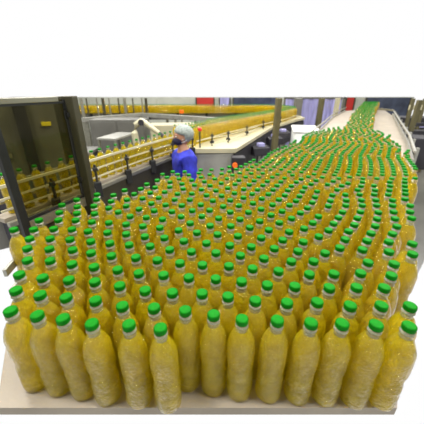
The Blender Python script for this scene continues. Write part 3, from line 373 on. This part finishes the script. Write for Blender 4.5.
# thin poles in front of the rear conveyor
for i, (px, y) in enumerate(((84, 8.0), (89, 8.3), (99, 8.4), (105, 8.5), (111, 8.6), (120, 9.1), (126, 9.3), (134, 9.3), (143, 9.4), (147, 9.5))):
    Z = .91 * y + .3; x = (px - 212) / 272 * Z; top = 1.75 - y * .031
    t = thing('conveyor_pole', 'thin steel pole, %s from the left in front of the rear conveyor' % (ORD[i] if i else 'leftmost'), 'pole', (x, y, FL), 0, 'thin poles before the rear conveyor')
    bm = bmesh.new(); tube(bm, [(0, 0, 0), (0, 0, top - FL)], .022 if i % 3 else .045); link('shaft', bm, 'dsteel' if i % 2 else 'steel', t)
    bm = bmesh.new(); tube(bm, [(0, 0, 0), (0, 0, .02)], .07, 12); link('foot', bm, 'black', t)

t = thing('equipment_cabinet', 'grey sheet metal cabinet at the left behind the bottle line', 'cabinet', (-2.35, 7.3, FL))
bm = bmesh.new(); box(bm, (0, 0, .66), (1.35, .6, 1.3), 0, .01); link('body', bm, 'grey', t)
for x in (-.33, .33):
    bm = bmesh.new(); box(bm, (x, -.31, .66), (.62, .02, 1.2), 0, .004); d = link('door', bm, 'grey', t)
    bm = bmesh.new(); box(bm, (x - .22 * (1 if x > 0 else -1), -.33, .75), (.02, .02, .12)); link('handle', bm, 'black', d)
t = thing('work_table', 'pale steel work table standing before the grey cabinet', 'table', (-2.05, 6.0, FL), R(-12))
bm = bmesh.new(); box(bm, (0, 0, 1.08), (.42, .85, .04), 0, .005); link('tabletop', bm, 'bright', t)
for x in (-.18, .18):
    for y in (-.39, .39):
        bm = bmesh.new(); box(bm, (x, y, .53), (.04, .04, 1.06)); link('leg', bm, 'steel', t)
bm = bmesh.new(); box(bm, (0, 0, .35), (.38, .8, .03)); link('shelf', bm, 'steel', t)
t = thing('tool_crate', 'dark crate on the floor left of the pale work table', 'crate', (-2.75, 5.6, FL))
bm = bmesh.new(); box(bm, (0, 0, .4), (.6, .8, .8), 0, .02); link('body', bm, 'dark', t)
bm = bmesh.new(); box(bm, (0, 0, .83), (.64, .84, .06), 0, .02); link('lid', bm, 'grey', t)
t = thing('robot_arm', 'cream curved robot arm reaching down behind the bottle line', 'robot arm', (-1.35, 4.95, FL))
bm = bmesh.new(); tube(bm, [(0, 0, 0), (0, 0, .9), (0, 0, 1.1)], [.11, .09, .07], 14); link('pedestal', bm, 'dark', t)
bm = bmesh.new(); tube(bm, [(0, 0, 1.05), (-.02, 0, 1.3), (.03, 0, 1.44), (.13, 0, 1.5), (.2, 0, 1.46)], [.06, .06, .055, .055, .05], 12); link('upper_arm', bm, 'cream', t)
bm = bmesh.new(); tube(bm, [(.17, 0, 1.48), (.28, -.02, 1.4), (.42, -.04, 1.3)], [.05, .045, .04], 12); link('forearm', bm, 'cream', t)
bm = bmesh.new(); tube(bm, [(.41, -.04, 1.31), (.5, -.05, 1.24)], .035, 10); box(bm, (.53, -.05, 1.2), (.07, .06, .08), 0, .01); link('gripper', bm, 'dark', t)
for px, z, D in ((.13, 1.5, 0),):
    bm = bmesh.new(); tube(bm, [(px, -.075, z - .02), (px, .075, z - .02)], .05, 12); link('joint', bm, 'dark', t)
t = thing('machine_cover', 'beige sheet cover standing inside the conveyor loop', 'cover', (-1.0, 7.2, FL), R(8))
bm = bmesh.new(); box(bm, (0, 0, .6), (1.1, .5, 1.2), 0, .02); link('body', bm, 'cover', t) if 'cover' in M else link('body', bm, 'cream', t)
t = thing('transfer_machine', 'low dark machine base between the loop and the bottle line', 'machine', (-.75, 5.9, FL), R(25))
bm = bmesh.new(); box(bm, (0, 0, .5), (.9, .7, 1.0), 0, .03); link('body', bm, 'dark', t)
bm = bmesh.new(); box(bm, (0, -.36, .5), (.5, .02, .5), 0, .005); link('access_panel', bm, 'grey', t)
# machine seen through the glass
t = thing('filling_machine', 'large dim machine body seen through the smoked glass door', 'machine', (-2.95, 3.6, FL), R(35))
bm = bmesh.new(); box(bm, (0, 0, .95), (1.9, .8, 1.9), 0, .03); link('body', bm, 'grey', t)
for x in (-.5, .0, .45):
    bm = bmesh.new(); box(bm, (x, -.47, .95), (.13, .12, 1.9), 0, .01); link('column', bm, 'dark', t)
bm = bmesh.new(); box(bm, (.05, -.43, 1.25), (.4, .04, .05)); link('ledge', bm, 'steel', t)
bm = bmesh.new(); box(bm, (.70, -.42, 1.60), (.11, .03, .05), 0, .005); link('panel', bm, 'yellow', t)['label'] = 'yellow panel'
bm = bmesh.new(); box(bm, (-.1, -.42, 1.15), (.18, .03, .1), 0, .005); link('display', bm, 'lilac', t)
t = thing('guide_post', 'grey column seen through the glass door behind the bottle line', 'post', (-1.42, 2.75, FL))
bm = bmesh.new(); box(bm, (0, 0, .975), (.12, .12, 1.95), .4, .005); link('shaft', bm, 'dsteel', t)
bm = bmesh.new(); box(bm, (0, 0, .015), (.2, .2, .03), .4); link('foot', bm, 'dark', t)

# signal lamps
t = thing('warning_button', 'small orange button post before the rear conveyor', 'button', (-.98, 9.3, FL))
bm = bmesh.new(); tube(bm, [(0, 0, 0), (0, 0, 1.28)], .03); link('post', bm, 'steel', t)
bm = bmesh.new(); tube(bm, [(0, 0, 1.28), (0, 0, 1.38)], .07, 12); link('cap', bm, 'orange', t)
t = thing('stop_button', 'red button on a short black post standing on the cream deck behind the hair net', 'button', (-.17, 3.90, DK))
bm = bmesh.new(); tube(bm, [(0, 0, 0), (0, 0, .23)], .010); link('post', bm, 'black', t)
bm = bmesh.new(); box(bm, (0, 0, .25), (.05, .05, .045), .3, .012); link('cap', bm, 'redknob', t)

# ---------------- posts, bin, curtain, right background ----------------
def post(x, y, w, label, top=None, m='post'):
    top = top or 1.75 - y * .031
    t = thing('support_post', label, 'post', (x, y, FL))
    bm = bmesh.new(); box(bm, (0, 0, (top - FL) / 2), (w, w, top - FL), .3, .006); link('shaft', bm, m, t)
    bm = bmesh.new(); box(bm, (0, 0, .01), (w * 2, w * 2, .02), .3); link('base_plate', bm, m, t)
post(1.08, 4.75, .085, 'tall olive square post standing right of the cream deck')
post(3.25, 8.7, .13, 'olive post in front of the lilac strip curtain')
post(4.15, 9.7, .12, 'tan post behind the far end of the wide table', m='cream')
t = thing('storage_bin', 'white plastic bin standing between the two conveyors', 'bin', (2.0, 6.05, FL))
bm = bmesh.new(); box(bm, (0, 0, .6), (.5, .9, 1.2), R(-12), .03); link('body', bm, 'white', t)
bm = bmesh.new(); box(bm, (0, 0, 1.22), (.54, .94, .05), R(-12), .02); link('lid', bm, 'white', t)
t = thing('strip_curtain', 'lilac plastic strip curtain on a frame behind the white bin', 'curtain', (3.72, 10.6, FL))
for k in range(12):
    bm = bmesh.new(); box(bm, (-.98 + k * .17, .03 * (k % 2), .85), (.18, .012, 1.66)); link('strip', bm, 'lilac', t)
bm = bmesh.new(); box(bm, (0, 0, 1.7), (2.2, .06, .05)); box(bm, (-1.1, 0, .86), (.06, .06, 1.72)); box(bm, (1.05, 0, .86), (.06, .06, 1.72)); link('frame', bm, 'grey', t)
t = thing('pale_column', 'pale square column left of the lilac curtain', 'column', (2.62, 8.9, FL))
bm = bmesh.new(); box(bm, (0, 0, .87), (.22, .22, 1.74), 0, .01); link('shaft', bm, 'grey', t)
bm = bmesh.new(); box(bm, (0, 0, .04), (.3, .3, .08)); link('foot', bm, 'grey', t)
def panel(name, x0, x1, z0, z1, m, label, cat, y=13.93):
    t = thing(name, label, cat, ((x0 + x1) / 2, y, z0))
    bm = bmesh.new(); box(bm, (0, 0, (z1 - z0) / 2), (x1 - x0, .05, z1 - z0)); link('sheet', bm, m, t)
    bm = bmesh.new(); box(bm, ((x0 - x1) / 2, -.02, (z1 - z0) / 2), (.06, .06, z1 - z0)); box(bm, ((x1 - x0) / 2, -.02, (z1 - z0) / 2), (.06, .06, z1 - z0)); link('frame', bm, 'dsteel', t)
panel('roller_shutter', -.75, .1, .9, 1.34, 'red', 'red shutter on the back wall above the rear conveyor', 'shutter')
panel('wall_window', .35, .85, .9, 1.34, 'lilac', 'small blue-grey window right of the red shutter', 'window')
panel('wall_window', 1.0, 3.2, .9, 1.34, 'navy', 'long dark window on the back wall behind the olive post', 'window')
panel('wall_window', 4.4, 6.1, .2, 1.34, 'navy', 'dark window on the back wall left of the far lane', 'window')
panel('roller_shutter', 6.35, 6.75, .2, 1.34, 'red', 'narrow red shutter on the back wall beside the far lane', 'shutter')
panel('wall_window', 7.3, 9.4, .2, 1.34, 'navy', 'dark window at the far right of the back wall', 'window')
t = thing('packing_machine', 'dark machine frame beside the right rail of the wide table', 'machine', (6.35, 9.0, FL))
bm = bmesh.new(); box(bm, (0, 0, .6), (1.0, .8, 1.2), 0, .02); link('body', bm, 'dark', t)
for x in (-.5, -.15, .3):
    bm = bmesh.new(); box(bm, (x, -.45, .87), (.08, .08, 1.74)); link('column', bm, 'post', t)
bm = bmesh.new(); box(bm, (0, -.45, 1.5), (1.1, .06, .14)); link('cross_beam', bm, 'cream', t)
bm = bmesh.new(); box(bm, (-.05, -.42, 1.0), (.4, .02, .14), 0, .004); link('label_plate', bm, 'lilac', t)
t = thing('electrical_box', 'dark electrical box on a stand nearest the right rail', 'box', (4.15, 5.5, FL), R(-28))
bm = bmesh.new(); box(bm, (0, 0, .85), (.35, .5, .6), 0, .02); link('housing', bm, 'dark', t)
bm = bmesh.new(); box(bm, (0, 0, .28), (.08, .08, .56)); link('stand', bm, 'post', t)
bm = bmesh.new(); box(bm, (-.18, -.1, .95), (.01, .14, .1)); link('label_plate', bm, 'white', t)
t = thing('equipment_rack', 'tan upright frame behind the dark electrical box', 'frame', (4.95, 7.0, FL))
for x in (0, .5):
    bm = bmesh.new(); box(bm, (x, 0, .88), (.09, .09, 1.76)); link('column', bm, 'post', t)
bm = bmesh.new(); box(bm, (.25, 0, 1.2), (.5, .07, .08)); link('cross_beam', bm, 'dark', t)
bm = bmesh.new(); box(bm, (.25, .1, .6), (.6, .3, .9), 0, .02); link('body', bm, 'dark', t)

# ---------------- the worker ----------------
def skin_mesh(name, verts, edges, radii, lv=2, root=0):
    me = bpy.data.meshes.new(name); me.from_pydata(verts, edges, [])
    o = bpy.data.objects.new(name, me); C.objects.link(o)
    sk = o.modifiers.new('skin', 'SKIN'); sk.use_smooth_shade = True
    for i, v in enumerate(me.skin_vertices[0].data):
        r = radii[i]; v.radius = r if isinstance(r, tuple) else (r, r); v.use_root = (i == root)
    ss = o.modifiers.new('sub', 'SUBSURF'); ss.levels = lv; ss.render_levels = lv
    dg = bpy.context.evaluated_depsgraph_get(); me2 = bpy.data.meshes.new_from_object(o.evaluated_get(dg))
    bpy.data.objects.remove(o); return me2
def remeshed(name, bm, vs):
    me = bpy.data.meshes.new(name); bm.to_mesh(me); bm.free(); o = bpy.data.objects.new(name, me); C.objects.link(o)
    r = o.modifiers.new('r', 'REMESH'); r.mode = 'VOXEL'; r.voxel_size = vs; r.use_smooth_shade = True
    s = o.modifiers.new('s', 'SMOOTH'); s.factor = .5; s.iterations = 3
    dg = bpy.context.evaluated_depsgraph_get(); me2 = bpy.data.meshes.new_from_object(o.evaluated_get(dg)); bpy.data.objects.remove(o)
    for p in me2.polygons: p.use_smooth = True
    return me2
def ell(bm, c, r, seg=20):
    q = bmesh.ops.create_uvsphere(bm, u_segments=seg, v_segments=seg // 2 + 2, radius=1)['verts']
    bmesh.ops.scale(bm, vec=r, verts=q); bmesh.ops.translate(bm, vec=c, verts=q); return q
# local frame: faces -Y, feet at z=0, height 1.64
V = []; E = []; Rd = []
def jt(p, r, par=None):
    V.append(p); Rd.append(r); i = len(V) - 1
    if par is not None: E.append((par, i))
    return i
pel = jt((0, .01, .90), (.135, .10)); wa = jt((0, .005, 1.05), (.115, .085), pel); ch = jt((0, .0, 1.22), (.145, .10), wa); up = jt((0, .01, 1.33), (.10, .07), ch)
nk = jt((0, .005, 1.40), .052, up); hd = jt((0, -.01, 1.47), .055, nk)
HANDS = []
for s in (-1, 1):
    sh = jt((s * .165, .01, 1.315), .055, up); el = jt((s * .215, .02, 1.06), .042, sh)
    wr = jt((s * .20, -.17, .93), .027, el); pm = jt((s * .195, -.24, .905), (.036, .02), wr); HANDS.append((s, pm))
    for k, (dx, ln) in enumerate(((-.028, .062), (-.010, .072), (.009, .067), (.026, .052))):
        a = jt((s * .195 + dx, -.275, .895), .0095, pm); b = jt((s * .195 + dx * 1.1, -.275 - ln * .55, .878), .0088, a); jt((s * .195 + dx * 1.1, -.275 - ln * .8, .85), .0075, b)
    a = jt((s * .195 - s * .036, -.225, .895), .011, pm); jt((s * .195 - s * .05, -.262, .875), .009, a)
    hp = jt((s * .085, .01, .84), .088, pel); kn = jt((s * .095, .0, .47), .055, hp); an = jt((s * .095, .03, .09), .036, kn); jt((s * .10, -.13, .03), .03, an)
body = skin_mesh('b', V, E, Rd, 2)
bm = bmesh.new(); bm.from_mesh(body)
ell(bm, (0, .0, 1.535), (.074, .092, .105)); ell(bm, (0, -.035, 1.475), (.052, .052, .05)); ell(bm, (0, -.092, 1.515), (.012, .020, .02)); ell(bm, (0, -.086, 1.53), (.009, .012, .03))
for s in (-1, 1): ell(bm, (s * .076, .01, 1.525), (.010, .018, .03)); ell(bm, (s * .03, -.08, 1.552), (.022, .012, .008))
ell(bm, (0, -.085, 1.482), (.024, .010, .007))
bm2 = remeshed('person', bm, .007)
wk = thing('person', 'person in blue scrubs, grey hair net and navy face mask beside the bottle line', 'person', (-.33, 3.11, FL), R(-70))
def addm(name, me, m, parent):
    me.materials.clear(); me.materials.append(M[m]); o = bpy.data.objects.new(name, me); C.objects.link(o); o.parent = parent; return o
pb = addm('body', bm2, 'skin', wk)
# tunic
V = []; E = []; Rd = []
h0 = jt((0, .01, .80), (.175, .135)); h1 = jt((0, .01, .90), (.165, .13), h0); w1 = jt((0, .01, 1.06), (.15, .115), h1); c1 = jt((0, .005, 1.21), (.172, .128), w1); u1 = jt((0, .015, 1.325), (.115, .085), c1); jt((0, .015, 1.40), (.07, .062), u1)
for s in (-1, 1):
    a = jt((s * .165, .015, 1.31), .075, u1); b = jt((s * .21, .025, 1.09), .064, a); c = jt((s * .215, .01, 1.04), .060, b); jt((s * .207, -.10, .965), .048, c)
tm = skin_mesh('t', V, E, Rd, 2)
for v in tm.vertices:
    v.co.y = .0 + v.co.y * 1.22; v.co.x *= 1.05
addm('tunic', tm, 'blue', wk)
V = []; E = []; Rd = []
p0 = jt((0, .01, .88), (.15, .115))
for s in (-1, 1): a = jt((s * .085, .01, .80), .105, p0); b = jt((s * .095, .0, .47), .078, a); jt((s * .095, .02, .10), .07, b)
addm('trousers', skin_mesh('tr', V, E, Rd, 2), 'trouser', wk)
for s in (-1, 1):
    bm = bmesh.new(); ell(bm, (s * .10, -.05, .05), (.05, .135, .05)); box(bm, (s * .10, -.05, .015), (.09, .25, .03), 0, .01); link('shoe', bm, 'shoe', wk, True)
bm = bmesh.new(); q = ell(bm, (0, .018, 1.565), (.100, .112, .098), 28)
for v in list(bm.verts):
    if v.co.z < 1.575 - (v.co.y - .0) * .75 and v.co.y < .03: 
        pass
for v in bm.verts:
    lim = 1.55 if v.co.y < -.0 else 1.455
    if v.co.z < lim: v.co.z = lim; v.co.x *= .9; v.co.y = .018 + (v.co.y - .018) * .88
    a = math.atan2(v.co.y, v.co.x); v.co.x *= 1 + .02 * math.sin(a * 14); v.co.y *= 1 + .02 * math.sin(a * 14)
bmesh.ops.rotate(bm, cent=(0, 0, 1.56), matrix=Matrix.Rotation(R(-14), 3, 'X'), verts=bm.verts)
bmesh.ops.remove_doubles(bm, verts=bm.verts, dist=.0005)
link('hair_net', bm, 'net', wk, True)
bm = bmesh.new(); q = ell(bm, (0, -.045, 1.485), (.066, .070, .052), 24)
bmesh.ops.delete(bm, geom=[v for v in bm.verts if v.co.y > -.01], context='VERTS')
mk = link('face_mask', bm, 'mask', wk, True); sl = mk.modifiers.new('thick', 'SOLIDIFY'); sl.thickness = .003
bm = bmesh.new()
for s in (-1, 1):
    tube(bm, [(s * .062, -.03, 1.50), (s * .078, .0, 1.515), (s * .08, .03, 1.53)], .002, 6); tube(bm, [(s * .062, -.03, 1.47), (s * .074, .0, 1.48), (s * .08, .03, 1.5)], .002, 6)
link('mask_loops', bm, 'white', mk)
for s in (-1, 1):
    bm = bmesh.new(); ell(bm, (s * .03, -.079, 1.536), (.013, .010, .008), 12); e = link('eye', bm, 'eye', wk, True)
    bm = bmesh.new(); ell(bm, (s * .03, -.0875, 1.536), (.0055, .003, .0055), 10); link('iris', bm, 'iris', e, True)
